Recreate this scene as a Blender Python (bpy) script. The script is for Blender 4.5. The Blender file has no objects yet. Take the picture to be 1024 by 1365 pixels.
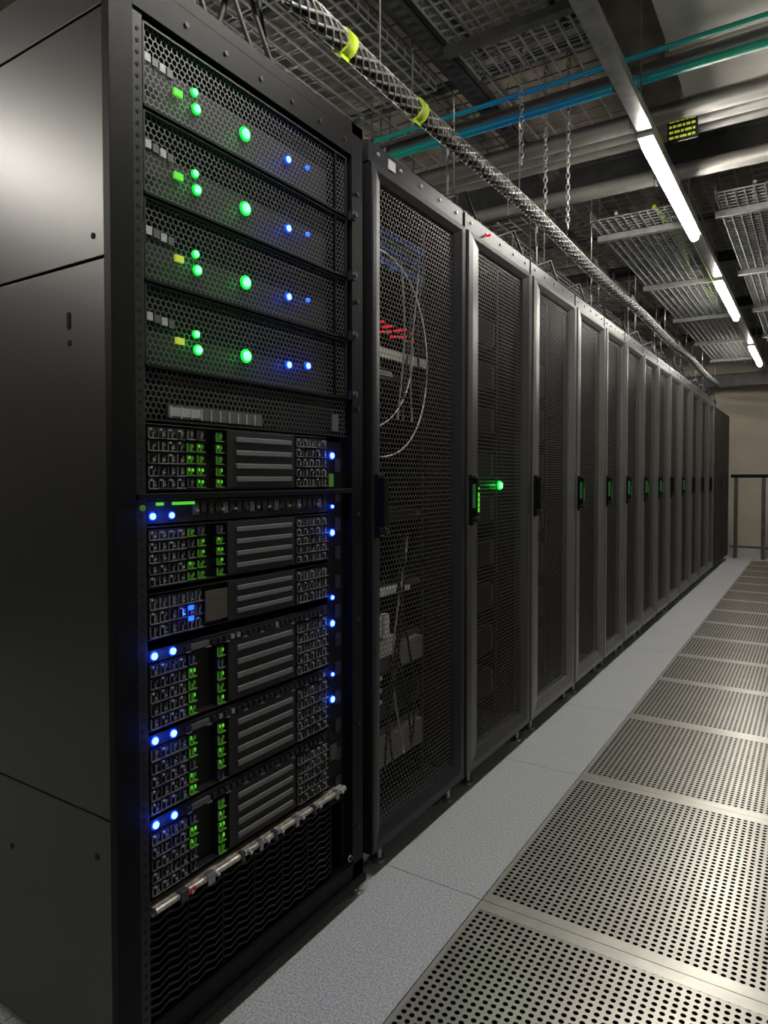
import bpy, math, random
from mathutils import Vector, Matrix
random.seed(7)
C = bpy.context.scene.collection
bpy.context.scene.view_settings.view_transform = 'Standard'

# ------------------------------------------------------------------ materials
def new_mat(name):
    m = bpy.data.materials.new(name); m.use_nodes = True
    nt = m.node_tree
    b = nt.nodes['Principled BSDF']
    return m, nt, b

def M(nt, op, a, b=None, c=None):
    n = nt.nodes.new('ShaderNodeMath'); n.operation = op
    for i, v in enumerate((a, b, c)):
        if v is None: continue
        if isinstance(v, (int, float)): n.inputs[i].default_value = v
        else: nt.links.new(v, n.inputs[i])
    return n.outputs[0]

def simple(name, col, rough=0.5, metal=0.0, noise=0.0, nscale=40, emit=None, estr=0, bump=0.0, spec=None, rvar=0.0):
    m, nt, b = new_mat(name)
    b.inputs['Base Color'].default_value = (*col, 1)
    b.inputs['Roughness'].default_value = rough
    b.inputs['Metallic'].default_value = metal
    if spec is not None: b.inputs['Specular IOR Level'].default_value = spec
    if emit:
        b.inputs['Emission Color'].default_value = (*emit, 1)
        b.inputs['Emission Strength'].default_value = estr
    if noise > 0 or bump > 0:
        tc = nt.nodes.new('ShaderNodeTexCoord')
        nz = nt.nodes.new('ShaderNodeTexNoise'); nz.inputs['Scale'].default_value = nscale
        nz.inputs['Detail'].default_value = 5
        nt.links.new(tc.outputs['Object'], nz.inputs['Vector'])
        if noise > 0:
            r = nt.nodes.new('ShaderNodeValToRGB')
            r.color_ramp.elements[0].position = 0.3; r.color_ramp.elements[1].position = 0.7
            r.color_ramp.elements[0].color = (*[max(0, c*(1-noise)) for c in col], 1)
            r.color_ramp.elements[1].color = (*[min(1, c*(1+noise)) for c in col], 1)
            nt.links.new(nz.outputs['Fac'], r.inputs['Fac'])
            nt.links.new(r.outputs['Color'], b.inputs['Base Color'])
        if rvar > 0:
            nt.links.new(M(nt, 'MULTIPLY_ADD', nz.outputs['Fac'], rvar, rough-rvar*0.5), b.inputs['Roughness'])
        if bump > 0:
            bp = nt.nodes.new('ShaderNodeBump'); bp.inputs['Strength'].default_value = bump
            bp.inputs['Distance'].default_value = 0.002
            nt.links.new(nz.outputs['Fac'], bp.inputs['Height'])
            nt.links.new(bp.outputs['Normal'], b.inputs['Normal'])
    return m

def lattice(nt, axes, pitch, thr, hexm=True, both=True, sx=1.0, sy=1.7320508):
    """returns 1 inside a hole"""
    tc = nt.nodes.new('ShaderNodeTexCoord')
    sp = nt.nodes.new('ShaderNodeSeparateXYZ'); nt.links.new(tc.outputs['Object'], sp.inputs[0])
    u = M(nt, 'DIVIDE', sp.outputs[axes[0]], pitch); v = M(nt, 'DIVIDE', sp.outputs[axes[1]], pitch)
    def d(off):
        a = M(nt, 'FRACT', M(nt, 'ADD', M(nt, 'DIVIDE', u, sx), 100+off))
        b = M(nt, 'FRACT', M(nt, 'ADD', M(nt, 'DIVIDE', v, sy), 100+off))
        a = M(nt, 'ABSOLUTE', M(nt, 'MULTIPLY', M(nt, 'SUBTRACT', a, 0.5), sx))
        b = M(nt, 'ABSOLUTE', M(nt, 'MULTIPLY', M(nt, 'SUBTRACT', b, 0.5), sy))
        if hexm:
            return M(nt, 'MAXIMUM', a, M(nt, 'ADD', M(nt, 'MULTIPLY', a, 0.5), M(nt, 'MULTIPLY', b, 0.8660254)))
        return M(nt, 'SQRT', M(nt, 'ADD', M(nt, 'MULTIPLY', a, a), M(nt, 'MULTIPLY', b, b)))
    dist = d(0.0)
    if both: dist = M(nt, 'MINIMUM', dist, d(0.5))
    return M(nt, 'LESS_THAN', dist, thr)

def mesh_mat(name, col, rough, metal, axes, pitch, thr, **kw):
    m, nt, b = new_mat(name)
    b.inputs['Base Color'].default_value = (*col, 1)
    b.inputs['Roughness'].default_value = rough
    b.inputs['Metallic'].default_value = metal
    hole = lattice(nt, axes, pitch, thr, **kw)
    nt.links.new(M(nt, 'SUBTRACT', 1.0, hole), b.inputs['Alpha'])
    return m

BLACK = simple('black_powdercoat', (0.0035, 0.0035, 0.004), 0.5, 0.0, bump=0.15, nscale=900, spec=0.15)
PANEL = simple('side_panel_black', (0.010, 0.0095, 0.009), 0.38, 0.0, noise=0.15, nscale=6, bump=0.12, spec=0.85)
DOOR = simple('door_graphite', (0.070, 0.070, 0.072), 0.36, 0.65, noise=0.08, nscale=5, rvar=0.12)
DOORLIT = simple('door_graphite_lit', (0.20, 0.198, 0.192), 0.36, 0.7, noise=0.08, nscale=5, rvar=0.12)  # lighter copy of the door steel, reflected light put into its colour
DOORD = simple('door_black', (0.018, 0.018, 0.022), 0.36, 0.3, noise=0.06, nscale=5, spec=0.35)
INNER = simple('rack_interior', (0.004, 0.004, 0.005), 0.7)
HOLE = simple('hole_black', (0.002, 0.002, 0.002), 0.9)
STEEL = simple('galvanised_steel', (0.38, 0.38, 0.37), 0.38, 0.7, noise=0.25, nscale=18)
TRAYST = simple('tray_wire_steel', (0.27, 0.275, 0.27), 0.42, 0.5, noise=0.2, nscale=18)
DSTEEL = simple('dark_steel', (0.07, 0.07, 0.07), 0.45, 0.5, noise=0.3, nscale=12)
SILVER = simple('drive_silver', (0.5, 0.5, 0.51), 0.3, 0.9)
BRIGHT = simple('bright_equipment_metal', (0.75, 0.75, 0.74), 0.4, 0.2)
EQGREY = simple('equipment_grey', (0.22, 0.22, 0.22), 0.5, 0.1)
MIDGREY = simple('vent_bar_grey', (0.10, 0.10, 0.105), 0.45, 0.2)
BARGREY = simple('bezel_bar_grey', (0.15, 0.15, 0.155), 0.5, 0.1)
DKPLAS = simple('dark_plastic', (0.016, 0.016, 0.018), 0.42, spec=0.35)
LABEL = simple('label_grey', (0.32, 0.33, 0.34), 0.6, noise=0.2, nscale=200)
CREAM = simple('cream_metal', (0.45, 0.41, 0.34), 0.35, 0.5, noise=0.4, nscale=60)
RED = simple('red_label', (0.5, 0.03, 0.03), 0.5)
TAN = simple('tan_plate', (0.07, 0.06, 0.045), 0.5, noise=0.2, nscale=50)
GREEN = simple('led_green', (0, 0.5, 0.05), 0.4, emit=(0.012, 1.0, 0.022), estr=40)
GREENR = simple('led_green_halo', (0, 0.4, 0.03), 0.3, emit=(0.0, 1.0, 0.06), estr=0.9)  # dim glowing ring imitating the halo round a green LED
BLUER = simple('led_blue_halo', (0, 0.03, 0.5), 0.3, emit=(0.0, 0.06, 1.0), estr=1.1)  # same halo ring for blue LEDs
GREEND = simple('led_green_dim', (0.02, 0.3, 0.02), 0.4, emit=(0.15, 0.9, 0.05), estr=0.6)
GREENF = simple('drive_green', (0.04, 0.10, 0.02), 0.4, emit=(0.22, 0.8, 0.05), estr=0.09)
GREENH = simple('handle_display_green', (0.03, 0.10, 0.03), 0.3, emit=(0.05, 0.5, 0.12), estr=0.08)
YEL = simple('led_yellow_green', (0.3, 0.35, 0.05), 0.4, emit=(0.6, 0.7, 0.06), estr=0.45)
BLUE = simple('led_blue', (0, 0.05, 0.6), 0.4, emit=(0.022, 0.038, 1.0), estr=30)
BLUED = simple('led_blue_dim', (0, 0.05, 0.6), 0.4, emit=(0.01, 0.06, 1.0), estr=4)
BLUEREF = simple('blue_reflection', (0.01, 0.05, 0.16), 0.4, emit=(0.02, 0.1, 0.4), estr=0.07)  # blue reflection behind the door mesh, painted as faintly glowing bars
REDG = simple('led_red', (0.4, 0, 0), 0.4, emit=(1.0, 0.02, 0.05), estr=0.6)
TUBE = simple('tube_diffuser', (1, 1, 1), 0.5, emit=(1.0, 0.955, 0.87), estr=100)
CAB = simple('black_cable', (0.006, 0.006, 0.006), 0.5)
WCAB = simple('white_cable', (0.6, 0.6, 0.62), 0.4)
YGT = simple('yellow_green_tape', (0.34, 0.47, 0.02), 0.5)
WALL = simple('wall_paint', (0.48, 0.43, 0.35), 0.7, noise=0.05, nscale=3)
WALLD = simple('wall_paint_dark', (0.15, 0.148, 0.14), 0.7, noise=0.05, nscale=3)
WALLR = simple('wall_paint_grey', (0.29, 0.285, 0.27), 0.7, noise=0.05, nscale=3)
CEIL = simple('ceiling_concrete', (0.20, 0.17, 0.135), 0.85, noise=0.3, nscale=4, bump=0.3)
PIPE = simple('pipe_grey', (0.16, 0.155, 0.14), 0.45, 0.2, noise=0.2, nscale=9)
DUCT = simple('duct_light', (0.5, 0.49, 0.45), 0.5, 0.3, noise=0.1, nscale=5)
DUCTW = simple('duct_painted_white', (0.75, 0.73, 0.67), 0.6, 0.0, noise=0.1, nscale=5)
WHEEL = simple('caster_wheel', (0.03, 0.03, 0.03), 0.5)

DOORMESH = mesh_mat('door_mesh', (0.12, 0.118, 0.11), 0.4, 0.6, (1, 2), 0.0145, 0.40)
DOORMESHD = mesh_mat('door_mesh_dark', (0.13, 0.125, 0.112), 0.4, 0.6, (1, 2), 0.0175, 0.43)
BEZEL = mesh_mat('bezel_hex_mesh', (0.10, 0.10, 0.104), 0.5, 0.5, (1, 2), 0.0132, 0.41)

# solid floor tile
FT, nt, b = new_mat('floor_tile_speckled')
tc = nt.nodes.new('ShaderNodeTexCoord')
n1 = nt.nodes.new('ShaderNodeTexNoise'); n1.inputs['Scale'].default_value = 190; n1.inputs['Detail'].default_value = 4
n2 = nt.nodes.new('ShaderNodeTexNoise'); n2.inputs['Scale'].default_value = 6
nt.links.new(tc.outputs['Object'], n1.inputs['Vector']); nt.links.new(tc.outputs['Object'], n2.inputs['Vector'])
rp = nt.nodes.new('ShaderNodeValToRGB')
rp.color_ramp.elements[0].position = 0.38; rp.color_ramp.elements[1].position = 0.60
rp.color_ramp.elements[0].color = (0.27, 0.28, 0.29, 1); rp.color_ramp.elements[1].color = (0.50, 0.52, 0.54, 1)
nt.links.new(n1.outputs['Fac'], rp.inputs['Fac'])
nt.links.new(rp.outputs['Color'], b.inputs['Base Color'])
nt.links.new(M(nt, 'MULTIPLY_ADD', n2.outputs['Fac'], 0.25, 0.36), b.inputs['Roughness'])
# perforated tile
def perf():
    m, nt, b = new_mat('perforated_steel')
    hole = lattice(nt, (0, 1), 0.0205, 0.315, hexm=False, both=False, sx=1.0, sy=1.0)
    tc = nt.nodes.new('ShaderNodeTexCoord')
    n2 = nt.nodes.new('ShaderNodeTexNoise'); n2.inputs['Scale'].default_value = 9; n2.inputs['Detail'].default_value = 6
    nt.links.new(tc.outputs['Object'], n2.inputs['Vector'])
    rp = nt.nodes.new('ShaderNodeValToRGB')
    rp.color_ramp.elements[0].color = (0.36, 0.35, 0.315, 1); rp.color_ramp.elements[1].color = (0.56, 0.54, 0.49, 1)
    nt.links.new(n2.outputs['Fac'], rp.inputs['Fac'])
    mx = nt.nodes.new('ShaderNodeMix'); mx.data_type = 'RGBA'
    nt.links.new(hole, mx.inputs[0]); nt.links.new(rp.outputs['Color'], mx.inputs[6])
    mx.inputs[7].default_value = (0.003, 0.003, 0.003, 1)
    nt.links.new(mx.outputs[2], b.inputs['Base Color'])
    inv = M(nt, 'SUBTRACT', 1.0, hole)
    nt.links.new(M(nt, 'MULTIPLY', inv, 0.78), b.inputs['Metallic'])
    nt.links.new(M(nt, 'MULTIPLY', inv, 0.5), b.inputs['Specular IOR Level'])
    nt.links.new(M(nt, 'MULTIPLY_ADD', hole, 0.6, 0.31), b.inputs['Roughness'])
    return m
PERF = perf()
PEDGE = simple('perforated_tile_border', (0.56, 0.55, 0.50), 0.30, 0.7, noise=0.1, nscale=12)
# teal/blue pipe, LED light on it put into its drifting colour and glow
TEAL, nt, b = new_mat('teal_pipe_lit')
tc = nt.nodes.new('ShaderNodeTexCoord'); sp = nt.nodes.new('ShaderNodeSeparateXYZ')
nt.links.new(tc.outputs['Object'], sp.inputs[0])
rp = nt.nodes.new('ShaderNodeValToRGB')
rp.color_ramp.elements[0].color = (0.0, 0.30, 0.14, 1); rp.color_ramp.elements[1].color = (0.0, 0.18, 0.11, 1)
e = rp.color_ramp.elements.new(0.5); e.color = (0.0, 0.13, 0.34, 1)
nt.links.new(M(nt, 'MULTIPLY_ADD', sp.outputs[0], 0.55, 1.2), rp.inputs['Fac'])
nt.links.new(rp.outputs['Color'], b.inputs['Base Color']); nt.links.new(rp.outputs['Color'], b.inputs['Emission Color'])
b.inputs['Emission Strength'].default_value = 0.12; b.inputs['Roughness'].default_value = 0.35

# ------------------------------------------------------------------ mesh builder
class MB:
    def __init__(s): s.v = []; s.f = []; s.m = []; s.mats = []; s.sm = []
    def mi(s, mat):
        if mat not in s.mats: s.mats.append(mat)
        return s.mats.index(mat)
    def quad(s, pts, mat, smooth=False):
        i = len(s.v); s.v += [tuple(p) for p in pts]
        s.f.append(tuple(range(i, i+len(pts)))); s.m.append(s.mi(mat)); s.sm.append(smooth)
    def box(s, x0, x1, y0, y1, z0, z1, mat):
        if x0 > x1: x0, x1 = x1, x0
        if y0 > y1: y0, y1 = y1, y0
        if z0 > z1: z0, z1 = z1, z0
        i = len(s.v)
        s.v += [(x0,y0,z0),(x1,y0,z0),(x1,y1,z0),(x0,y1,z0),(x0,y0,z1),(x1,y0,z1),(x1,y1,z1),(x0,y1,z1)]
        for f in ((0,3,2,1),(4,5,6,7),(0,1,5,4),(1,2,6,5),(2,3,7,6),(3,0,4,7)):
            s.f.append(tuple(i+k for k in f)); s.m.append(s.mi(mat)); s.sm.append(False)
    def tube(s, pts, r, mat, seg=10, cap=True, rf=None):
        pts = [Vector(p) for p in pts]; n = len(pts); base = len(s.v)
        t0 = (pts[1]-pts[0]).normalized()
        up = Vector((0,0,1)) if abs(t0.z) < 0.9 else Vector((1,0,0))
        for k, p in enumerate(pts):
            t = (pts[min(k+1,n-1)]-pts[max(k-1,0)]).normalized()
            a = t.cross(up)
            if a.length < 1e-4: a = t.cross(Vector((0,1,0)))
            a.normalize(); bb = t.cross(a).normalized()
            rr = rf(k) if rf else r
            for j in range(seg):
                an = 2*math.pi*j/seg
                s.v.append(tuple(p + a*math.cos(an)*rr + bb*math.sin(an)*rr))
        mi = s.mi(mat)
        for k in range(n-1):
            for j in range(seg):
                a0 = base+k*seg+j; a1 = base+k*seg+(j+1)%seg
                s.f.append((a0, a1, a1+seg, a0+seg)); s.m.append(mi); s.sm.append(True)
        if cap:
            s.f.append(tuple(base+j for j in range(seg))); s.m.append(mi); s.sm.append(False)
            s.f.append(tuple(base+(n-1)*seg+j for j in reversed(range(seg)))); s.m.append(mi); s.sm.append(False)
    def obj(s, name, parent=None, bevel=0):
        me = bpy.data.meshes.new(name); me.from_pydata(s.v, [], s.f)
        for m in s.mats: me.materials.append(m)
        for p, mi, sm in zip(me.polygons, s.m, s.sm): p.material_index = mi; p.use_smooth = sm
        me.update()
        o = bpy.data.objects.new(name, me); C.objects.link(o)
        if parent: o.parent = parent
        if bevel:
            md = o.modifiers.new('bevel', 'BEVEL'); md.width = bevel; md.segments = 2; md.limit_method = 'ANGLE'
        return o
def empty(name):
    e = bpy.data.objects.new(name, None); e.empty_display_size = 0.1; C.objects.link(e); return e
def led_light(parent, p, col, power):  # unseen point light added in front of an LED to widen its glow
    l = bpy.data.lights.new('led_spill', 'POINT'); l.color = col; l.energy = power; l.shadow_soft_size = 0.006
    l.specular_factor = 0.15
    o = bpy.data.objects.new('led_spill', l); o.location = p; C.objects.link(o); o.parent = parent

# ------------------------------------------------------------------ room
XL, XR, Y0, Y1, ZC = -5.2, 1.6, -3.0, 12.2, 3.45
mb = MB()
seams = [-3.0, -2.05, -1.1, -0.1, 0.83, 1.747, 2.70, 3.53, 4.28, 4.93, 5.56, 6.18, 6.80, 7.42, 8.04, 8.66, 9.28, 9.9, 10.5, 11.1, 11.7, 12.2]
cols = [(XL, -4.6, 0), (-4.6, -4.0, 0), (-4.0, -3.4, 0), (-3.4, -2.8, 0), (-2.8, -2.2, 0), (-2.2, -1.5, 0), (-1.5, -0.79, 0), (-0.79, 0.03, 1), (0.03, 0.85, 1), (0.85, XR, 0)]
g = 0.0014
mb.box(XL, XR, Y0, Y1, -0.06, -0.012, HOLE)
for a, b_ in zip(seams[:-1], seams[1:]):
    for c0, c1, kind in cols:
        if kind and a > 11: kind = 0
        if not kind:
            mb.box(c0+g, c1-g, a+g, b_-g, -0.012, 0.0, FT)
        else:
            bw, bs = 0.04, 0.012
            mb.box(c0+g, c1-g, a+g, a+bw, -0.012, 0.0, PEDGE)
            mb.box(c0+g, c1-g, b_-bw, b_-g, -0.012, 0.0, PEDGE)
            mb.box(c0+g, c0+bs, a+bw, b_-bw, -0.012, 0.0, PEDGE)
            mb.box(c1-bs, c1-g, a+bw, b_-bw, -0.012, 0.0, PEDGE)
            mb.box(c0+bs, c1-bs, a+bw, b_-bw, -0.012, -0.0005, PERF)
mb.obj('floor')
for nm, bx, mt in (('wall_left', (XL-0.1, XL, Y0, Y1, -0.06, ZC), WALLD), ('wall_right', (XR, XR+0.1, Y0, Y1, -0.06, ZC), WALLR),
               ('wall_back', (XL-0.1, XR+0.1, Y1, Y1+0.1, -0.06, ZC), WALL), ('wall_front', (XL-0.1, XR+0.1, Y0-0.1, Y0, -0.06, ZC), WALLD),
               ('ceiling', (XL-0.1, XR+0.1, Y0-0.1, Y1+0.1, ZC, ZC+0.1), CEIL),
               ('baseboard_back', (XL, XR, Y1-0.015, Y1, 0.0, 0.09), DUCT)):
    mb = MB(); mb.box(*bx, mt); mb.obj(nm)

# ------------------------------------------------------------------ rack parts
H0, H1 = 0.07, 2.19
def caster(mb, x, y):
    mb.tube([(x-0.012, y, 0.028), (x+0.012, y, 0.028)], 0.028, WHEEL, 14)
    mb.tube([(x-0.016, y, 0.028), (x+0.016, y, 0.028)], 0.011, STEEL, 8)
    mb.box(x-0.018, x-0.014, y-0.018, y+0.018, 0.028, 0.066, STEEL)
    mb.box(x+0.014, x+0.018, y-0.018, y+0.018, 0.028, 0.066, STEEL)
    mb.box(x-0.026, x+0.026, y-0.026, y+0.026, 0.062, 0.07, STEEL)
    mb.tube([(x+0.03, y+0.05, 0.0), (x+0.03, y+0.05, 0.07)], 0.009, STEEL, 8)
    mb.tube([(x+0.03, y+0.05, 0.0), (x+0.03, y+0.05, 0.012)], 0.02, STEEL, 10)

def door(parent, ya, yb, sl, sr, mat, mesh, x=-1.10, t=0.04, z0=0.075, z1=2.125):
    mz0, mz1 = 0.150, 2.075
    il, ir, ib, it = ya+sl, yb-sr, mz0, mz1
    def ring(xx, l, r, b, tp): return [(xx, l, b), (xx, r, b), (xx, r, tp), (xx, l, tp)]
    R = [ring(x-t, ya, yb, z0, z1), ring(x-0.004, ya, yb, z0, z1), ring(x, ya+0.004, yb-0.004, z0+0.004, z1-0.004),
         ring(x-0.001, ya+sl*0.35, yb-sr*0.35, z0+0.03, z1-0.02),
         ring(x-0.011, il-0.008, ir+0.008, ib-0.008, it+0.008), ring(x-0.018, il, ir, ib, it), ring(x-t, il, ir, ib, it)]
    mb = MB(); base = 0
    for r in R: mb.v += r
    mi = mb.mi(mat)
    for k in range(len(R)-1):
        for j in range(4):
            a0 = k*4+j; a1 = k*4+(j+1) % 4
            mb.f.append((a0, a1, a1+4, a0+4)); mb.m.append(mi); mb.sm.append(False)
    mb.obj('door_frame', parent)
    mb = MB()
    mb.quad([(x-0.017, il, ib), (x-0.017, ir, ib), (x-0.017, ir, it), (x-0.017, il, it)], mesh)
    mb.obj('door_mesh', parent)
    mb = MB()
    for z in (0.35, 1.1, 1.85):
        mb.tube([(x-t*0.5, yb+0.004, z-0.03), (x-t*0.5, yb+0.004, z+0.03)], 0.006, BLACK, 8)
    mb.obj('hinges', parent)

def handle(parent, y, x=-1.10, lit=None):
    mb = MB()
    mb.box(x, x+0.010, y-0.018, y+0.018, 1.025, 1.215, BLACK)
    mb.box(x+0.010, x+0.030, y-0.013, y+0.013, 1.06, 1.205, BLACK)
    mb.box(x+0.010, x+0.034, y-0.011, y+0.011, 1.035, 1.055, DKPLAS)
    mb.tube([(x+0.008, y, 1.04), (x+0.014, y, 1.04)], 0.008, STEEL, 10)
    mb.obj('swing_handle', parent, bevel=0.003)
    if lit:
        mb = MB()
        for k in range(4): mb.box(x+0.030, x+0.0315, y-0.006, y+0.006, 1.075+k*0.019, 1.091+k*0.019, lit)
        mb.box(x+0.030, x+0.032, y-0.004, y+0.004, 1.16, 1.168, lit)
        mb.box(x+0.012, x+0.024, y-0.0142, y-0.013, 1.09, 1.18, GREENH)
        mb.obj('handle_display', parent)

def body(parent, ya, yb, xf=-1.145, xb=-2.2, mat=DOORD, trim=DOORD):
    mb = MB(); w = 0.018
    mb.box(xb, xf, ya, ya+w, H0, H1, mat); mb.box(xb, xf, yb-w, yb, H0, H1, mat)
    mb.box(xb, xf, ya+w, yb-w, H1-0.03, H1, mat); mb.box(xb, xf, ya+w, yb-w, H0, H0+0.03, mat)
    mb.box(xb, xb+0.02, ya+w, yb-w, H0+0.03, H1-0.03, INNER)
    mb.box(xf, xf+0.03, ya, yb, 2.13, H1, trim)
    for k in range(5):
        yy = ya+0.05+(yb-ya-0.1)*k/4
        mb.tube([(xf+0.03, yy, 2.165), (xf+0.034, yy, 2.165)], 0.006, STEEL, 8)
    mb.obj('cabinet', parent)
    mb = MB()
    for yy in (ya+0.06, yb-0.08):
        mb.box(xf-0.10, xf-0.095, yy, yy+0.02, H0+0.03, H1-0.03, DKPLAS)
        z = 0.15
        while z < 2.1:
            mb.box(xf-0.096, xf-0.0945, yy+0.006, yy+0.013, z, z+0.008, MIDGREY); z += 0.0445
    mb.obj('mounting_rails', parent)
    mb = MB(); caster(mb, xf-0.03, ya+0.05); caster(mb, xf-0.03, yb-0.10); caster(mb, xb+0.08, ya+0.05); caster(mb, xb+0.08, yb-0.10)
    mb.obj('casters', parent)

def inner_gear(parent, ya, yb, rows, xf=-1.27):
    mb = MB()
    for (z0, z1, mat) in rows:
        mb.box(xf-0.6, xf, ya+0.05, yb-0.05, z0, z1, DKPLAS)
        mb.box(xf, xf+0.004, ya+0.055, yb-0.055, z0+0.004, z1-0.004, mat)
        mb.box(xf+0.004, xf+0.012, ya+0.06, ya+0.075, z0+0.01, z1-0.01, MIDGREY)
        mb.box(xf+0.004, xf+0.012, yb-0.075, yb-0.06, z0+0.01, z1-0.01, MIDGREY)
    mb.obj('installed_equipment', parent)

racks = [(1.653, 2.272), (2.295, 2.96), (2.98, 3.635), (3.655, 4.23), (4.25, 4.75), (4.77, 5.31), (5.33, 5.86),
         (5.88, 6.40), (6.42, 7.0), (7.02, 7.62), (7.64, 8.28), (8.30, 8.96), (8.98, 9.44)]
for i, (ya, yb) in enumerate(racks):
    R = empty('server_rack')
    w = yb-ya
    body(R, ya, yb, trim=DOORD if i < 2 else DOOR)
    sl, sr = (0.062, 0.08) if i == 0 else (w*0.175, w*0.15)
    door(R, ya, yb, sl, sr, DOORD if i < 1 else (DOOR if i < 2 else DOORLIT), DOORMESHD if i < 2 else DOORMESH)  # farther doors take the copy lightened for reflected light
    handle(R, ya+0.03, lit={1: GREEND, 3: GREENF, 4: GREENH, 5: GREENH, 6: GREENF, 7: GREENH, 9: GREENH}.get(i))
    if i == 0:
        inner_gear(R, ya, yb, [(1.93, 2.05, DKPLAS), (1.62, 1.655, MIDGREY), (1.54, 1.57, MIDGREY), (1.05, 1.09, DKPLAS), (0.80, 0.83, MIDGREY), (0.52, 0.64, MIDGREY), (0.36, 0.46, DKPLAS), (0.2, 0.33, MIDGREY)])
        mb = MB(); x = -1.22
        mb.box(x-0.01, x, ya+0.07, yb-0.07, 1.605, 1.638, BRIGHT)
        mb.box(x-0.01, x, ya+0.07, ya+0.30, 1.545, 1.562, LABEL)
        for k in range(14):
            mb.box(x, x+0.02, ya+0.09+k*0.024, ya+0.100+k*0.024, 1.70+0.006*(k % 3), 1.706+0.006*(k % 3), REDG if k % 4 else MIDGREY)
            mb.box(x, x+0.02, ya+0.09+k*0.024, ya+0.098+k*0.024, 1.675+0.004*(k % 4), 1.681+0.004*(k % 4), REDG if k % 3 else LABEL)
            for q in range(3): mb.box(x, x+0.012, ya+0.09+k*0.03, ya+0.106+k*0.03, 1.90+q*0.05+0.004*(k % 3), 1.925+q*0.05, BLUEREF)  # small bars imitating a blue reflection
        mb.box(x-0.05, x, ya+0.07, ya+0.33, 0.60, 0.66, BRIGHT)
        mb.box(x-0.05, x, ya+0.07, ya+0.42, 0.805, 0.822, BRIGHT)
        mb.box(x-0.05, x, ya+0.07, ya+0.22, 1.165, 1.172, BRIGHT); mb.box(x-0.05, x, ya+0.07, ya+0.20, 1.085, 1.092, BRIGHT)
        mb.box(x-0.04, x-0.01, ya+0.36, yb-0.09, 0.54, 0.62, EQGREY); mb.box(x-0.04, x-0.01, ya+0.10, yb-0.09, 0.22, 0.31, EQGREY)
        for k in range(3):
            mb.box(x, x+0.02, ya+0.12+k*0.05, ya+0.15+k*0.05, 0.68, 0.75, BRIGHT)
            mb.box(x-0.05, x+0.01, ya+0.07, ya+0.22, 0.45+k*0.04, 0.462+k*0.04, BRIGHT)
        mb.obj('patch_panels', R)
        mb = MB()
        pts = [(x+0.04, ya+0.13+0.34*max(0, math.cos(math.pi*(-0.5+k/24)))**0.8, 1.60+0.33*math.sin(math.pi*(-0.5+k/24))) for k in range(25)]
        mb.tube(pts, 0.0026, WCAB, 6)
        pts = [(x+0.03, ya+0.09+0.30*math.sin(k/16*math.pi/2), 1.36+0.30*(1-math.cos(k/16*math.pi/2))) for k in range(17)]
        mb.tube(pts, 0.0024, WCAB, 6)
        for j in range(5):
            pts = [(x+0.035-0.01*j, ya+0.25+0.04*j+0.05*math.sin(k/4.0+j), 1.0-k*0.04) for k in range(20)]
            mb.tube(pts, 0.004, CAB if j != 2 else LABEL, 6)
        for j in range(4):
            pts = [(x+0.03, ya+0.30+0.05*j+0.03*math.sin(k/3.0+j), 1.95-k*0.05) for k in range(12)]
            mb.tube(pts, 0.004, CAB if j % 2 else BARGREY, 6)
        mb.obj('patch_cables', R)
    elif i == 1:
        inner_gear(R, ya, yb, [(0.2+0.2*k, 0.2+0.2*k+0.12, DKPLAS) for k in range(9)])
        mb = MB()
        mb.tube([(-1.117, 2.625, 1.172), (-1.108, 2.625, 1.172), (-1.104, 2.625, 1.172)], 0.012, GREEN, 12)
        mb.tube([(-1.117, 2.625, 1.172), (-1.110, 2.625, 1.172)], 0.019, GREENR, 14)
        mb.box(-1.27, -1.225, 2.44, 2.52, 1.0, 1.006, BRIGHT); mb.box(-1.27, -1.225, 2.42, 2.62, 0.78, 0.788, BRIGHT)
        mb.obj('status_led', R)
        led_light(R, (-1.092, 2.625, 1.172), (0.02, 1, 0.1), 0.06)
        mb = MB(); mb.tube([(-1.09, ya+0.18, 2.155), (-1.113, ya+0.18, 2.155)], 0.005, REDG, 8); mb.obj('alarm_led', R)
    else:
        inner_gear(R, ya, yb, [(0.2+0.24*k, 0.2+0.24*k+0.17, DKPLAS) for k in range(7)])
mb = MB(); mb.box(-1.115, -1.1125, 1.76, 1.80, 2.145, 2.175, LABEL)
o = mb.obj('asset_sticker', bpy.data.objects['server_rack'])
R = empty('network_cabinet')
mb = MB(); mb.box(-2.2, -1.13, 9.48, 11.1, 0.05, 2.12, BLACK); mb.box(-2.15, -1.18, 9.53, 11.05, 0.0, 0.05, INNER)
mb.box(-1.13, -1.10, 9.485, 10.28, 0.07, 2.10, BLACK); mb.box(-1.13, -1.10, 10.30, 11.095, 0.07, 2.10, BLACK)
mb.box(-1.10, -1.08, 10.24, 10.26, 1.05, 1.2, DKPLAS)
mb.obj('cabinet_body', R, bevel=0.004)

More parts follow.
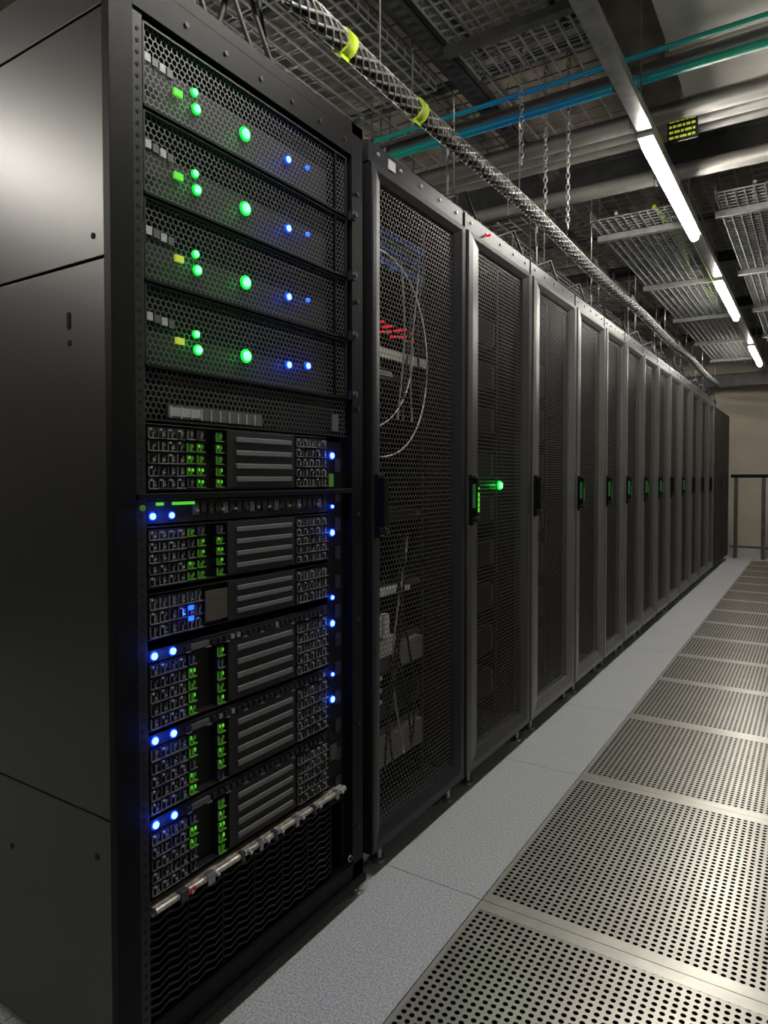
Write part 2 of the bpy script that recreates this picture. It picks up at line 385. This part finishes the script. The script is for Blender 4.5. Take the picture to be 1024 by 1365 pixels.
# ------------------------------------------------------------------ open rack in the foreground
R = empty('open_server_rack')
XF, YA, YB = -1.10, 0.785, 1.60
mb = MB()
for z0, z1 in ((0.03, 0.548), (0.552, 1.614), (1.619, 2.075), (2.080, 2.19)):
    mb.box(-2.2, XF-0.022, YA, YA+0.012, z0, z1, PANEL)
mb.obj('side_panel', R, bevel=0.0015)
mb = MB()
for x, z in ((-1.155, 1.66), (-1.235, 1.468), (-1.165, 0.47), (-1.47, 0.40)):
    mb.tube([(x, YA-0.0012, z), (x, YA+0.001, z)], 0.006, HOLE, 12)
mb.box(-1.242, -1.230, YA-0.001, YA+0.001, 1.50, 1.522, HOLE)
mb.tube([(-1.236, YA-0.0015, 1.522), (-1.236, YA+0.001, 1.522)], 0.006, HOLE, 12)
mb.tube([(-1.236, YA-0.0015, 1.500), (-1.236, YA+0.001, 1.500)], 0.006, HOLE, 12)
mb.obj('panel_fixings', R)
mb = MB()
mb.box(XF-0.02, XF, YA-0.002, YA+0.05, 0.03, 2.19, BLACK)
mb.box(XF-0.06, XF-0.004, YA+0.052, YA+0.074, 0.1, 2.12, DKPLAS)
z = 0.13
while z < 2.08:
    mb.tube([(XF-0.0045, YA+0.063, z), (XF-0.003, YA+0.063, z)], 0.0035, HOLE, 6); z += 0.0222
mb.box(XF-0.02, XF, 1.548, YB, 0.03, 2.19, BLACK)
mb.box(XF-0.06, XF-0.02, 1.52, 1.60, 0.1, 2.12, BLACK)
mb.box(-2.2, XF-0.02, YB-0.012, YB, 0.03, 2.19, BLACK)
mb.box(-2.2, XF, YA+0.012, YB, 2.16, 2.19, BLACK)
mb.box(XF-0.03, XF, YA+0.05, 1.548, 2.098, 2.16, BLACK)
mb.box(-2.2, XF, YA+0.012, YB, 0.03, 0.10, BLACK)
mb.box(-2.2, -2.19, YA+0.012, YB-0.012, 0.10, 2.16, INNER)
mb.box(XF-0.004, XF+0.012, YA+0.0, YB, 0.035, 0.055, BLACK)
for k in range(7):
    y = YA+0.07+k*0.11
    mb.tube([(XF-0.001, y, 2.13), (XF+0.003, y, 2.13)], 0.005, DKPLAS, 8)
    z = 0.2+k*0.3
    mb.tube([(XF-0.001, 1.575, z), (XF+0.004, 1.575, z)], 0.006, DKPLAS, 8)
mb.obj('frame', R, bevel=0.0015)
mb = MB()
for z in (1.93, 1.765, 1.60, 1.435):
    mb.box(XF-0.004, XF+0.012, 1.535, 1.552, z-0.012, z+0.012, DKPLAS)
    mb.tube([(XF+0.012, 1.543, z), (XF+0.02, 1.543, z)], 0.008, DSTEEL, 10)
mb.box(XF, XF+0.003, 1.452, 1.480, 1.33, 1.375, MIDGREY)
mb.obj('latches', R)
mb = MB(); caster(mb, XF-0.05, YB-0.07); mb_y = YA+0.06; caster(mb, XF-0.05, mb_y); caster(mb, -2.1, mb_y); caster(mb, -2.1, YB-0.07)
o = mb.obj('casters', R); o.scale = (1, 1, 0.45)
YS, YE = 0.862, 1.532

def led(mb, y, z, r, mat, x=XF-0.004, ring=None):
    mb.tube([(x-0.002, y, z), (x+0.004, y, z), (x+0.006, y, z)], r, mat, 12, rf=lambda k: (r, r, r*0.6)[k])
    if ring: mb.tube([(x-0.004, y, z), (x+0.001, y, z)], r*1.4, ring, 14)

# --- four mesh-fronted storage servers
for i in range(4):
    zb = 1.925-0.167*i; zt = zb+0.161
    S = empty('storage_server')
    mb = MB()
    mb.box(-1.9, XF-0.035, YS, YE, zb, zt, INNER)
    f = 0.004
    mb.box(XF-0.034, XF-0.006, YS, YE, zb, zb+f, DKPLAS); mb.box(XF-0.034, XF-0.006, YS, YE, zt-f, zt, DKPLAS)
    mb.box(XF-0.034, XF-0.006, YS, YS+f, zb+f, zt-f, DKPLAS); mb.box(XF-0.034, XF-0.006, YE-f, YE, zb+f, zt-f, DKPLAS)
    mb.box(XF-0.034, XF-0.004, YE-0.055, YE-0.051, zb+f, zt-f, BLACK)
    mb.box(XF-0.012, XF-0.003, YS, YE, zb-0.0025, zb+0.0025, BLACK)
    mb.obj('chassis', S)
    mb = MB()
    mb.quad([(XF-0.012, YS+f, zb+f), (XF-0.012, YE-f, zb+f), (XF-0.012, YE-f, zt-f), (XF-0.012, YS+f, zt-f)], BEZEL)
    mb.obj('hex_bezel', S)
    mb = MB()
    for k in range(4): mb.box(XF-0.012, XF-0.008, YS+0.006+k*0.018, YS+0.020+k*0.018, zb+0.090-0.002*k, zb+0.106-0.002*k, MIDGREY if k % 2 else LABEL)
    mb.obj('label_strip', S)
    mb = MB()
    led(mb, 0.989, zb+0.082, 0.0060, GREEN, ring=GREENR); led(mb, 0.994, zb+0.050, 0.0078, GREEN, ring=GREENR)
    led(mb, 1.137, zb+0.059, 0.0110, GREEN, ring=GREENR)
    led(mb, 1.284, zb+0.059, 0.0074, BLUE, ring=BLUER); led(mb, 1.358, zb+0.067, 0.0074 if i == 3 else 0.0052, BLUE if i == 3 else BLUED, ring=BLUER if i == 3 else None)
    mb.box(XF-0.008, XF-0.002, 0.935, 0.956, zb+0.054, zb+0.067, YEL if i > 1 else GREEND)
    mb.obj('status_leds', S)
    led_light(S, (XF+0.013, 1.137, zb+0.059), (0.01, 1, 0.08), 0.050)
    led_light(S, (XF+0.011, 0.992, zb+0.066), (0.01, 1, 0.08), 0.030)
    led_light(S, (XF+0.011, 1.284, zb+0.059), (0.02, 0.10, 1), 0.060)
    led_light(S, (XF+0.011, 1.358, zb+0.067), (0.02, 0.10, 1), 0.060 if i == 3 else 0.02)

S = empty('vent_blanking_panel')
mb = MB(); mb.quad([(XF-0.012, YS, 1.322), (XF-0.012, YE, 1.322), (XF-0.012, YE, 1.420), (XF-0.012, YS, 1.420)], BEZEL); mb.obj('mesh', S)
mb = MB(); mb.box(XF-0.03, XF-0.006, YS, YE, 1.3175, 1.3215, DKPLAS); mb.box(XF-0.1, XF-0.04, YS, YE, 1.322, 1.42, INNER)
mb.box(XF-0.012, XF-0.006, 0.915, 1.19, 1.326, 1.352, MIDGREY)
for k in range(10): mb.box(XF-0.006, XF-0.004, 0.92+k*0.027, 0.923+k*0.027, 1.326, 1.35, LABEL)
mb.box(XF-0.006, XF-0.005, 0.918, 1.0, 1.33, 1.348, LABEL)
mb.obj('label_rail', S)

# --- drive enclosures
def carrier(mb, y0, y1, z0, z1, x, green=False):
    t = 0.0018
    mb.box(x-0.02, x, y0, y1, z0, z1, INNER)
    w = y1-y0; h = z1-z0
    lit = green and random.random() < 0.75
    fr = GREENF if lit else (SILVER if random.random() < 0.5 else MIDGREY)
    mb.box(x, x+0.006, y0, y1, z0, z0+t, fr)
    mb.box(x, x+0.004, y0, y0+t, z0, z1-0.003, fr)
    mb.box(x, x+0.006, y0+w*0.40, y0+w*0.5, z0+0.003, z1-h*random.choice((0.2, 0.45)), SILVER if not lit else GREENF)
    mb.box(x, x+0.003, y0+w*0.64, y1-0.003, z0+h*0.45, z1-h*0.25, GREEND if lit and random.random() < 0.4 else (GREENF if lit else MIDGREY))
    if lit and random.random() < 0.5: mb.box(x, x+0.003, y0+w*0.15, y0+w*0.33, z0+h*0.5, z1-h*0.2, GREEND)
    if not green and random.random() < 0.6: mb.box(x+0.004, x+0.007, y0+0.002, y0+0.007, z1-0.007, z1-0.003, LABEL)
    if not green and random.random() < 0.6: mb.box(x+0.001, x+0.005, y0+0.012, y0+0.017, z0+0.006, z0+0.009, SILVER)

def enclosure(z0, z1, name='disk_enclosure', top_leds=False, greens=True, short=False, gcols=(0, 1, 3)):
    S = empty(name); x = XF-0.006; ye = 1.44
    mb = MB()
    mb.box(-1.8, x-0.02, YS, ye, z0, z1, INNER)
    mb.box(x-0.02, x, YS, ye, z0, z0+0.003, DKPLAS); mb.box(x-0.02, x, YS, ye, z1-0.003, z1, DKPLAS)
    zt = z1-0.003
    if top_leds: zt = z1-0.024
    mb.box(x-0.02, x+0.002, 1.075, 1.305, z0+0.003, zt, DKPLAS)
    mb.obj('chassis', S, bevel=0.001)
    mb = MB()
    nb = 3 if short else 4
    for k in range(nb):
        hh = (zt-z0-0.012)/nb
        zc = z0+0.008+hh*(k+0.5)
        mb.box(x+0.002, x+0.007, 1.10, 1.29, zc-hh*0.2, zc+hh*0.2, BARGREY)
    mb.obj('vent_bars', S, bevel=0.0015)
    mb = MB()
    rows = 3 if short else 5
    hh = (zt-z0-0.006)/rows
    for r in range(rows):
        zz = z0+0.003+r*hh
        for k in range(4): carrier(mb, YS+0.002+k*0.0235, YS+0.024+k*0.0235, zz+0.001, zz+hh-0.001, x)
        if short:
            for k in range(2): carrier(mb, 0.958+k*0.022, 0.978+k*0.022, zz+0.001, zz+hh-0.001, x)
        else:
            for k in range(4):
                if k not in gcols: continue
                carrier(mb, 0.962+k*0.027, 0.982+k*0.027, zz+0.002, zz+hh-0.002, x, green=greens)
        for k in range(5): carrier(mb, 1.312+k*0.0255, 1.336+k*0.0255, zz+0.001, zz+hh-0.001, x)
    mb.obj('drive_bays', S)
    if short:
        mb = MB(); mb.box(x, x+0.003, 1.008, 1.072, z0+0.012, zt-0.012, TAN)
        mb.box(x+0.007, x+0.010, 0.957, 0.970, z0+0.047, z0+0.056, BLUED); mb.box(x+0.007, x+0.010, 0.957, 0.970, z0+0.024, z0+0.033, BLUED)
        mb.obj('info_plate', S)
        led_light(S, (x+0.020, 0.962, z0+0.04), (0.02, 0.10, 1), 0.03)
    if top_leds:
        mb = MB(); mb.box(x-0.02, x, YS, ye, zt, z1-0.004, INNER)
        for k in range(26):
            y = YS+0.09+k*0.0185
            mb.box(x, x+0.005, y, y+0.010, zt+0.005, z1-0.009, SILVER if random.random() < 0.15 else DKPLAS)
            if k % 3 == 0: mb.box(x, x+0.006, y, y+0.014, zt+0.001, zt+0.003, SILVER)
        mb.box(x, x+0.006, 0.965, 1.015, zt+0.004, z1-0.008, MIDGREY)
        mb.obj('module_strip', S)
        mb = MB()
        led(mb, 0.875, z1-0.0125, 0.0070, BLUE, x=x, ring=BLUER); led(mb, 0.921, z1-0.012, 0.0070, BLUE, x=x, ring=BLUER)
        mb.obj('status_leds', S)
        led_light(S, (x+0.020, 0.898, z1-0.012), (0.02, 0.10, 1), 0.08)
enclosure(1.178, 1.312)
enclosure(0.985, 1.108)
enclosure(0.882, 0.975, short=True)
enclosure(0.700, 0.862, top_leds=True, gcols=(0, 3))
enclosure(0.530, 0.692, top_leds=True, gcols=(0, 3))
enclosure(0.365, 0.522, top_leds=True, gcols=(0, 3))
S = empty('network_switch')
mb = MB(); mb.box(-1.8, XF+0.004, YA+0.05, 1.545, 1.160, 1.174, BLACK); mb.obj('shelf', S, bevel=0.002)
mb = MB(); x = XF-0.006
mb.box(-1.6, x, YS, 1.44, 1.113, 1.158, INNER)
for k in range(5):
    if k != 1: mb.box(x, x+0.006, 0.883+k*0.020, 0.898+k*0.020, 1.149, 1.155, GREEND)
led(mb, 0.874, 1.128, 0.0065, BLUE, x=x, ring=BLUER); led(mb, 0.921, 1.128, 0.006, BLUE, x=x, ring=BLUER)
mb.tube([(x+0.01, 0.842, 1.146), (x+0.016, 0.842, 1.146)], 0.006, GREENF, 8)
for k in range(22): mb.box(x, x+0.005, 0.975+k*0.021, 0.99+k*0.021, 1.127+0.004*(k % 2), 1.15, DKPLAS if k % 4 else MIDGREY)
for k in range(12): mb.box(x+0.005, x+0.008, 0.98+k*0.037, 0.988+k*0.037, 1.133, 1.138, (SILVER, DSTEEL, GREENF, LABEL, DSTEEL, SILVER)[k % 6])
mb.obj('switch_face', S)
led_light(S, (x+0.020, 0.898, 1.128), (0.02, 0.10, 1), 0.08)
S = empty('power_distribution_unit')
mb = MB(); mb.box(XF-0.05, XF-0.012, 1.447, 1.515, 0.30, 1.305, BLACK); mb.obj('housing', S, bevel=0.003)
mb = MB()
for z, r in ((1.264, .0080), (1.126, .0045), (1.055, .0080), (.878, .0055), (.807, .0080), (.667, .0050), (.598, .0080)):
    led(mb, 1.466, z, r, BLUE, x=XF-0.010, ring=BLUER)
    led_light(S, (XF+0.012, 1.468, z), (0.02, 0.10, 1), 0.08 if r > .006 else 0.03)
mb.box(XF-0.012, XF-0.008, 1.455, 1.472, 1.18, 1.215, GREENF); mb.box(XF-0.012, XF-0.008, 1.455, 1.485, 0.43, 0.47, DSTEEL)
for k in range(12): mb.box(XF-0.012, XF-0.009, 1.480, 1.505, 0.34+0.08*k, 0.375+0.08*k, DKPLAS)
mb.obj('indicator_leds', S)
S = empty('cable_management_bar')
mb = MB(); mb.box(XF-0.02, XF+0.0, YS, 1.50, 0.330, 0.350, CREAM); mb.tube([(XF+0.006, YS, 0.343), (XF+0.006, 1.50, 0.343)], 0.007, CREAM, 10)
for k in range(8):
    y = YS+0.07+k*0.072+random.uniform(-.02, .02)
    mb.box(XF, XF+0.016, y, y+random.uniform(.008, .02), 0.330, 0.354, SILVER if k % 2 else DSTEEL)
    mb.tube([(XF+0.008, y+0.02, 0.350), (XF+0.012, y+0.032, 0.338)], 0.0045, LABEL, 8)
mb.box(XF+0.008, XF+0.0145, 0.925, 0.962, 0.338, 0.348, RED)
mb.obj('bar', S, bevel=0.001)
S = empty('fan_tray')
mb = MB(); mb.box(-1.7, XF-0.04, YS, 1.46, 0.105, 0.322, INNER); mb.obj('tray', S)
mb = MB()
nz = 24; wy = (1.46-YS)/nz
for r in range(12):
    z = 0.12+r*0.017
    for k in range(nz):
        y = YS+k*wy; up = 0.008 if k % 2 else -0.008
        a = z-up/2; b2 = z+up/2
        xx0, xx1 = XF-0.03, XF-0.012
        mb.quad([(xx1, y, a-0.0022), (xx1, y+wy, b2-0.0022), (xx1, y+wy, b2+0.0022), (xx1, y, a+0.0022)], DKPLAS)
        mb.quad([(xx0, y, a), (xx0, y+wy, b2), (xx1, y+wy, b2+0.0022), (xx1, y, a+0.0022)], BLACK)
for k in range(7):
    y = YS+k*(1.46-YS)/6
    mb.box(XF-0.03, XF-0.011, y-0.002, y+0.002, 0.11, 0.32, BLACK)
mb.obj('grille', S)
mb = MB()
mb.tube([(XF-0.001, 1.535, 0.125), (XF+0.002, 1.535, 0.125)], 0.009, LABEL, 16); mb.tube([(XF, 1.535, 0.125), (XF+0.003, 1.535, 0.125)], 0.0065, BLACK, 16)
mb.obj('badge', bpy.data.objects['open_server_rack'])

# ------------------------------------------------------------------ ceiling services
def rod(mb, x, y, z0, z1=ZC, r=0.005): mb.tube([(x, y, z0), (x, y, z1)], r, TRAYST, 6)
LX = -0.69
mb = MB()
mb.box(LX-0.032, LX+0.032, Y0+0.1, 12.1, 2.795, 2.80, STEEL)
mb.box(LX-0.032, LX-0.028, Y0+0.1, 12.1, 2.80, 2.84, STEEL); mb.box(LX+0.028, LX+0.032, Y0+0.1, 12.1, 2.80, 2.84, STEEL)
for k in range(11): rod(mb, LX, -2.2+k*1.35, 2.80)
mb.obj('lighting_rail')
for (x, a, b_) in ((LX, 0.4, 1.85), (LX, 3.33, 4.78), (LX, 6.03, 7.43), (LX, 9.2, 10.65), (-3.35, -1.3, 0.1), (-3.35, 3.3, 4.7), (-3.35, 7.4, 8.8)):  # last two are unseen, added to brighten the ceiling from the left
    L = empty('linear_ceiling_light')
    mb = MB(); mb.box(x-0.036, x+0.036, a-0.03, b_+0.03, 2.772, 2.795, DUCT)
    if x < -1: rod(mb, x, a+0.2, 2.795); rod(mb, x, b_-0.2, 2.795)
    mb.obj('housing', L, bevel=0.003)
    mb = MB(); mb.tube([(x, a, 2.752), (x, b_, 2.752)], 0.026, TUBE, 12); mb.obj('tube', L)

# armoured flexible cable bundle running above the racks
def flex(name, x, z, y0, y1, r, bands=(), top=2.885):
    S = empty(name); mb = MB(); n = int((y1-y0)/0.02)
    cz = lambda y: z+0.012*math.sin(y*2.3)
    mb.tube([(x, y0+(y1-y0)*k/n, cz(y0+(y1-y0)*k/n)) for k in range(n+1)], r*0.8, DSTEEL, 10)
    ns = 12
    for j in range(ns):
        sgn = 1 if j % 2 else -1
        P = []
        for k in range(n+1):
            y = y0+(y1-y0)*k/n; a = 2*math.pi*j/ns+sgn*(y-y0)*(12 if sgn > 0 else 26)
            rr = r*(0.86 if sgn > 0 else 0.98)
            P.append((x+rr*math.cos(a), y, cz(y)+rr*math.sin(a)))
        mb.tube(P, r*(0.17 if sgn > 0 else 0.10), (PIPE, PIPE, TRAYST)[j % 3], 5)
    mb.obj('strands', S)
    for y in bands:
        mb = MB()
        mb.tube([(x, y-0.022, cz(y)), (x, y+0.022, cz(y))], r*1.2, YGT, 14)
        mb.box(x-0.004, x+0.004, y-0.02, y+0.02, cz(y)-r-0.02, cz(y)-r, YGT)
        mb.obj('tape_band', S)
    mb = MB(); y = y0+0.4
    while y < y1: mb.tube([(x, y, cz(y)+r), (x, y, top if y > 4.3 else 3.05)], 0.003, STEEL, 6); y += 1.3
    mb.obj('hangers', S)
flex('armoured_cable_bundle', -1.30, 2.609, 0.3, 11.8, 0.034, (1.79, 2.26))
flex('armoured_cable_bundle', -1.52, 2.52, 2.6, 11.8, 0.026)

def wires(mb, x0, x1, y0, y1, z, s, r=0.0036, mat=STEEL):
    n = int((x1-x0)/s)
    for k in range(n+1): mb.box(x0+k*s-r, x0+k*s+r, y0, y1, z-r, z+r, mat)
    n = int((y1-y0)/s)
    for k in range(n+1): mb.box(x0, x1, y0+k*s-r, y0+k*s+r, z+r, z+3*r, mat)
def basket(x0, x1, y0, y1, z, s=0.06, h=0.07, mat=TRAYST, ncab=0):
    S = empty('wire_basket_tray')
    mb = MB(); wires(mb, x0, x1, y0, y1, z, s, mat=mat)
    for xx in (x0, x1):
        for k in range(3): mb.box(xx-0.003, xx+0.003, y0, y1, z+h*k/2-0.003, z+h*k/2+0.003, mat)
        n = int((y1-y0)/s)
        for k in range(n+1): mb.box(xx-0.0028, xx+0.0028, y0+k*s-0.0028, y0+k*s+0.0028, z, z+h, mat)
    y = y0+0.3
    while y < y1:
        mb.box(x0-0.03, x1+0.03, y-0.02, y+0.02, z-0.042, z-0.004, TRAYST if y > 4 else DSTEEL)
        rod(mb, x0-0.02, y, z-0.04); rod(mb, x1+0.02, y, z-0.04); y += 1.5
    mb.obj('basket', S)
    if ncab:
        mb = MB(); n = int((y1-y0)/0.25)
        for j in range(ncab):
            xx = random.uniform(x0+0.05, x1-0.05)
            P = [(min(max(xx+0.03*math.sin(k*0.7+j), x0+0.015), x1-0.015), y0+0.05+k*0.25*(1-0.3/n), z+0.024+0.008*(j % 4)) for k in range(n+1)]
            mb.tube(P, random.choice((0.008, 0.012, 0.016)), (CAB, DSTEEL, CAB, LABEL, CAB, CAB, YGT, DSTEEL)[j % 8], 6)
        mb.obj('cables', S)
basket(-2.35, -1.62, 1.2, 3.0, 3.12, 0.075)
basket(-1.38, -0.80, 0.9, 3.0, 3.10, 0.055, ncab=5)
basket(-1.32, -0.80, 4.65, 11.5, 2.93, 0.052, ncab=10)
basket(-0.56, 0.20, 4.65, 11.5, 2.95, 0.054, ncab=11)
basket(-2.55, -1.88, 4.65, 11.5, 2.88, 0.07, ncab=10)
S = empty('suspended_wire_ceiling')
mb = MB(); wires(mb, -2.9, 1.4, 4.7, 11.6, 3.26, 0.10, r=0.004, mat=TRAYST)
for y in (4.8, 6.0, 7.2, 8.9, 9.6, 10.8, 11.5):
    mb.box(-2.9, 1.4, y-0.02, y+0.02, 3.275, 3.31, DSTEEL)
    for x in (-2.7, -1.6, -0.2, 1.2): rod(mb, x, y, 3.31)
mb.obj('wire_grid', S)
S = empty('suspended_wire_ceiling')
mb = MB(); wires(mb, -2.9, -0.85, -0.5, 4.3, 3.28, 0.11, r=0.004, mat=TRAYST)
for y in (0.3, 1.4, 2.3, 3.3, 4.2):
    mb.box(-2.9, -0.85, y-0.02, y+0.02, 3.295, 3.33, DSTEEL)
    for x in (-2.7, -0.95): rod(mb, x, y, 3.33)
mb.obj('wire_grid', S)
# lengthwise electrical conduits with junction boxes
for x, z, r, mt in ((-1.62, 3.02, 0.022, PIPE), (-1.72, 3.04, 0.016, DSTEEL), (0.52, 2.86, 0.03, PIPE), (0.62, 2.9, 0.02, DSTEEL), (-1.44, 2.80, 0.014, CAB)):
    mb = MB(); mb.tube([(x, 4.65, z), (x, 12.1, z)], r, mt, 10)
    for k in range(6):
        y = 5.1+k*1.2
        mb.box(x-r-0.02, x+r+0.02, y-0.05, y+0.05, z-r-0.02, z+r+0.01, DSTEEL); rod(mb, x, y, z+r, r=0.004)
    mb.obj('electrical_conduit')

# ladder tray directly above the racks
mb = MB()
for x in (-1.75, -1.38):
    mb.box(x-0.006, x+0.006, 2.5, 11.9, 2.36, 2.41, DSTEEL)
y = 2.55
while y < 11.9:
    mb.box(-1.75, -1.38, y-0.012, y+0.012, 2.37, 2.385, TRAYST); y += 0.22
y = 2.7
while y < 11.8:
    rod(mb, -1.40, y, 2.36, 2.75); rod(mb, -1.73, y, 2.36, 2.75)
    mb.box(-1.76, -1.37, y-0.012, y+0.012, 2.75, 2.765, DSTEEL); rod(mb, -1.58, y, 2.765, r=0.004); y += 1.13
for j in range(7):
    mb.tube([(-1.70+j*0.045+0.01*math.sin(k+j), 2.5+k*0.3, 2.398+0.01*(j % 2)) for k in range(32)], 0.011, CAB if j % 3 else DSTEEL, 6)
for j in range(16):
    y = 2.6+j*0.55
    mb.tube([(-1.50, y, 2.40), (-1.45, y+0.05, 2.34), (-1.42, y+0.1, 2.26), (-1.42, y+0.12, 2.192)], 0.010, CAB, 6)
    mb.tube([(-1.36, y, 2.40), (-1.30, y+0.08, 2.44), (-1.27, y+0.16, 2.30), (-1.28, y+0.17, 2.192)], 0.007, CAB, 6)
mb.obj('cable_ladder')

def channel(x, z, y0, y1, w=0.09, h=0.05):
    mb = MB(); mb.box(x-w/2, x+w/2, y0, y1, z, z+0.004, DSTEEL)
    mb.box(x-w/2, x-w/2+0.004, y0, y1, z, z+h, DSTEEL); mb.box(x+w/2-0.004, x+w/2, y0, y1, z, z+h, DSTEEL)
    y = y0+0.05
    while y < y1-0.1:
        mb.box(x-0.022, x+0.022, y, y+0.022, z-0.001, z, HOLE); y += 0.06
    y = y0+0.3
    while y < y1: rod(mb, x, y, z+0.004); y += 1.4
    mb.obj('slotted_steel_channel')
channel(-1.49, 3.14, 0.5, 4.35, 0.10)
channel(0.34, 2.98, 4.7, 11.5, 0.08)

for y, z0, z1 in ((4.50, 3.055, 3.24), (6.6, 3.08, 3.16), (8.4, 3.08, 3.16), (10.2, 3.08, 3.16), (11.75, 2.62, 2.80)):
    mb = MB()
    mb.box(XL, XR, y-0.01, y+0.01, z0, z1, DSTEEL)
    mb.box(XL, XR, y-0.055, y+0.055, z0-0.008, z0, STEEL if y < 5 else DSTEEL); mb.box(XL, XR, y-0.055, y+0.055, z1, z1+0.008, DSTEEL)
    for x in (-3.5, -2.0, -0.3, 1.0): rod(mb, x, y+0.03, z1)
    mb.obj('ceiling_crossbeam')
def xpipe(name, y, z, r, mat, x0=XL, x1=XR):
    mb = MB(); mb.tube([(x0, y, z), (x1, y, z)], r, mat, 14)
    for x in (-4.4, -3.2, -2.1, -0.8, 0.6, 1.3):
        mb.tube([(x-0.02, y, z), (x+0.02, y, z)], r*1.12, DSTEEL, 14); rod(mb, x, y, z+r, 3.2 if -0.9 < x < -0.1 else ZC, r=0.004)
    mb.obj(name)
xpipe('coolant_pipe', 3.24, 3.0, 0.020, TEAL)
xpipe('coolant_pipe', 3.15, 3.06, 0.012, TEAL)
for y, z, r in ((3.34, 3.08, 0.040), (3.60, 3.0, 0.045), (3.76, 3.02, 0.035), (3.95, 3.06, 0.03), (4.2, 2.95, 0.045)):
    xpipe('ceiling_pipe', y, z, r, PIPE)
mb = MB(); mb.box(-0.62, -0.12, 2.5, 3.95, 3.22, 3.42, DUCTW)
for y in (3.0, 3.48, 3.93): mb.box(-0.64, -0.10, y-0.012, y+0.012, 3.20, 3.44, DUCT)
mb.obj('air_duct', bevel=0.005)
mb = MB(); mb.box(-0.66, -0.52, 3.66, 3.67, 2.88, 3.02, DKPLAS)
for r in range(4):
    x = -0.65
    while x < -0.54:
        w = random.uniform(0.01, 0.03); mb.box(x, min(x+w, -0.53), 3.655, 3.66, 2.895+r*0.027, 2.905+r*0.027, YEL); x += w+0.006
mb.obj('equipment_label_board')
def chain(x, y, z0, z1):
    mb = MB(); z = z0; k = 0
    while z < z1:
        P = []
        for j in range(13):
            a = 2*math.pi*j/12; dx = 0.009*math.cos(a); dz = 0.018*math.sin(a)
            P.append((x+(dx if k % 2 else 0), y+(0 if k % 2 else dx), z+dz))
        mb.tube(P, 0.0028, TRAYST, 5, cap=False); z += 0.028; k += 1
    mb.obj('hanging_chain')
for x, y, z0 in ((-1.22, 3.46, 2.62), (-1.10, 3.46, 2.5), (-1.20, 3.07, 2.7), (0.0, 3.46, 2.95)):
    chain(x, y, z0, ZC)
# black cables looping over the open rack
mb = MB()
for j, (ya, yb) in enumerate(((1.05, 1.45), (1.2, 1.7), (1.3, 1.85), (0.95, 1.35), (1.5, 1.68))):
    P = []
    for k in range(17):
        t = k/16
        P.append((-1.38-0.02*j+0.03*math.sin(t*3), ya+(yb-ya)*t, 2.2+0.8*(1-t)**2.4+0.05*math.sin(t*math.pi)))
    mb.tube(P, 0.007, CAB, 8)
for j in range(5):
    mb.tube([(-1.42-0.01*j, 0.95+j*0.1, 2.20), (-1.40-0.01*j, 0.97+j*0.1, 2.45), (-1.40, 1.0+j*0.12, 2.9), (-1.41, 1.0+j*0.13, 3.44)], 0.009, CAB, 8)
mb.obj('power_cable_bundle')
mb = MB(); mb.tube([(-0.77+0.006*k, 5.0+0.22*k, 2.90-0.02*k) for k in range(7)], 0.005, YGT, 6); mb.obj('fibre_cable')

S = empty('handrail')
mb = MB()
mb.box(-1.09, 1.5, 11.28, 11.33, 1.20, 1.25, BLACK); mb.box(-1.09, 1.5, 11.28, 11.33, 0.16, 0.19, DSTEEL)
for x in (-1.02, -0.66, 0.1, 0.8, 1.45): mb.box(x-0.025, x+0.025, 11.285, 11.325, 0.0, 1.20, DSTEEL)
mb.obj('rails', S, bevel=0.004)

# ------------------------------------------------------------------ world + camera
w = bpy.data.worlds.new('World'); bpy.context.scene.world = w; w.use_nodes = True
w.node_tree.nodes['Background'].inputs[0].default_value = (0.5, 0.5, 0.5, 1)
w.node_tree.nodes['Background'].inputs[1].default_value = 0.02
cd = bpy.data.cameras.new('camera'); cam = bpy.data.objects.new('camera', cd); C.objects.link(cam)
cam.location = (0, 0, 1.205)
cam.rotation_euler = (math.radians(90-1.53), 0, math.radians(32.7))
cd.sensor_fit = 'HORIZONTAL'; cd.sensor_width = 36; cd.lens = 36*900/1024
cd.shift_y = -22/1024; cd.clip_start = 0.02
bpy.context.scene.camera = cam
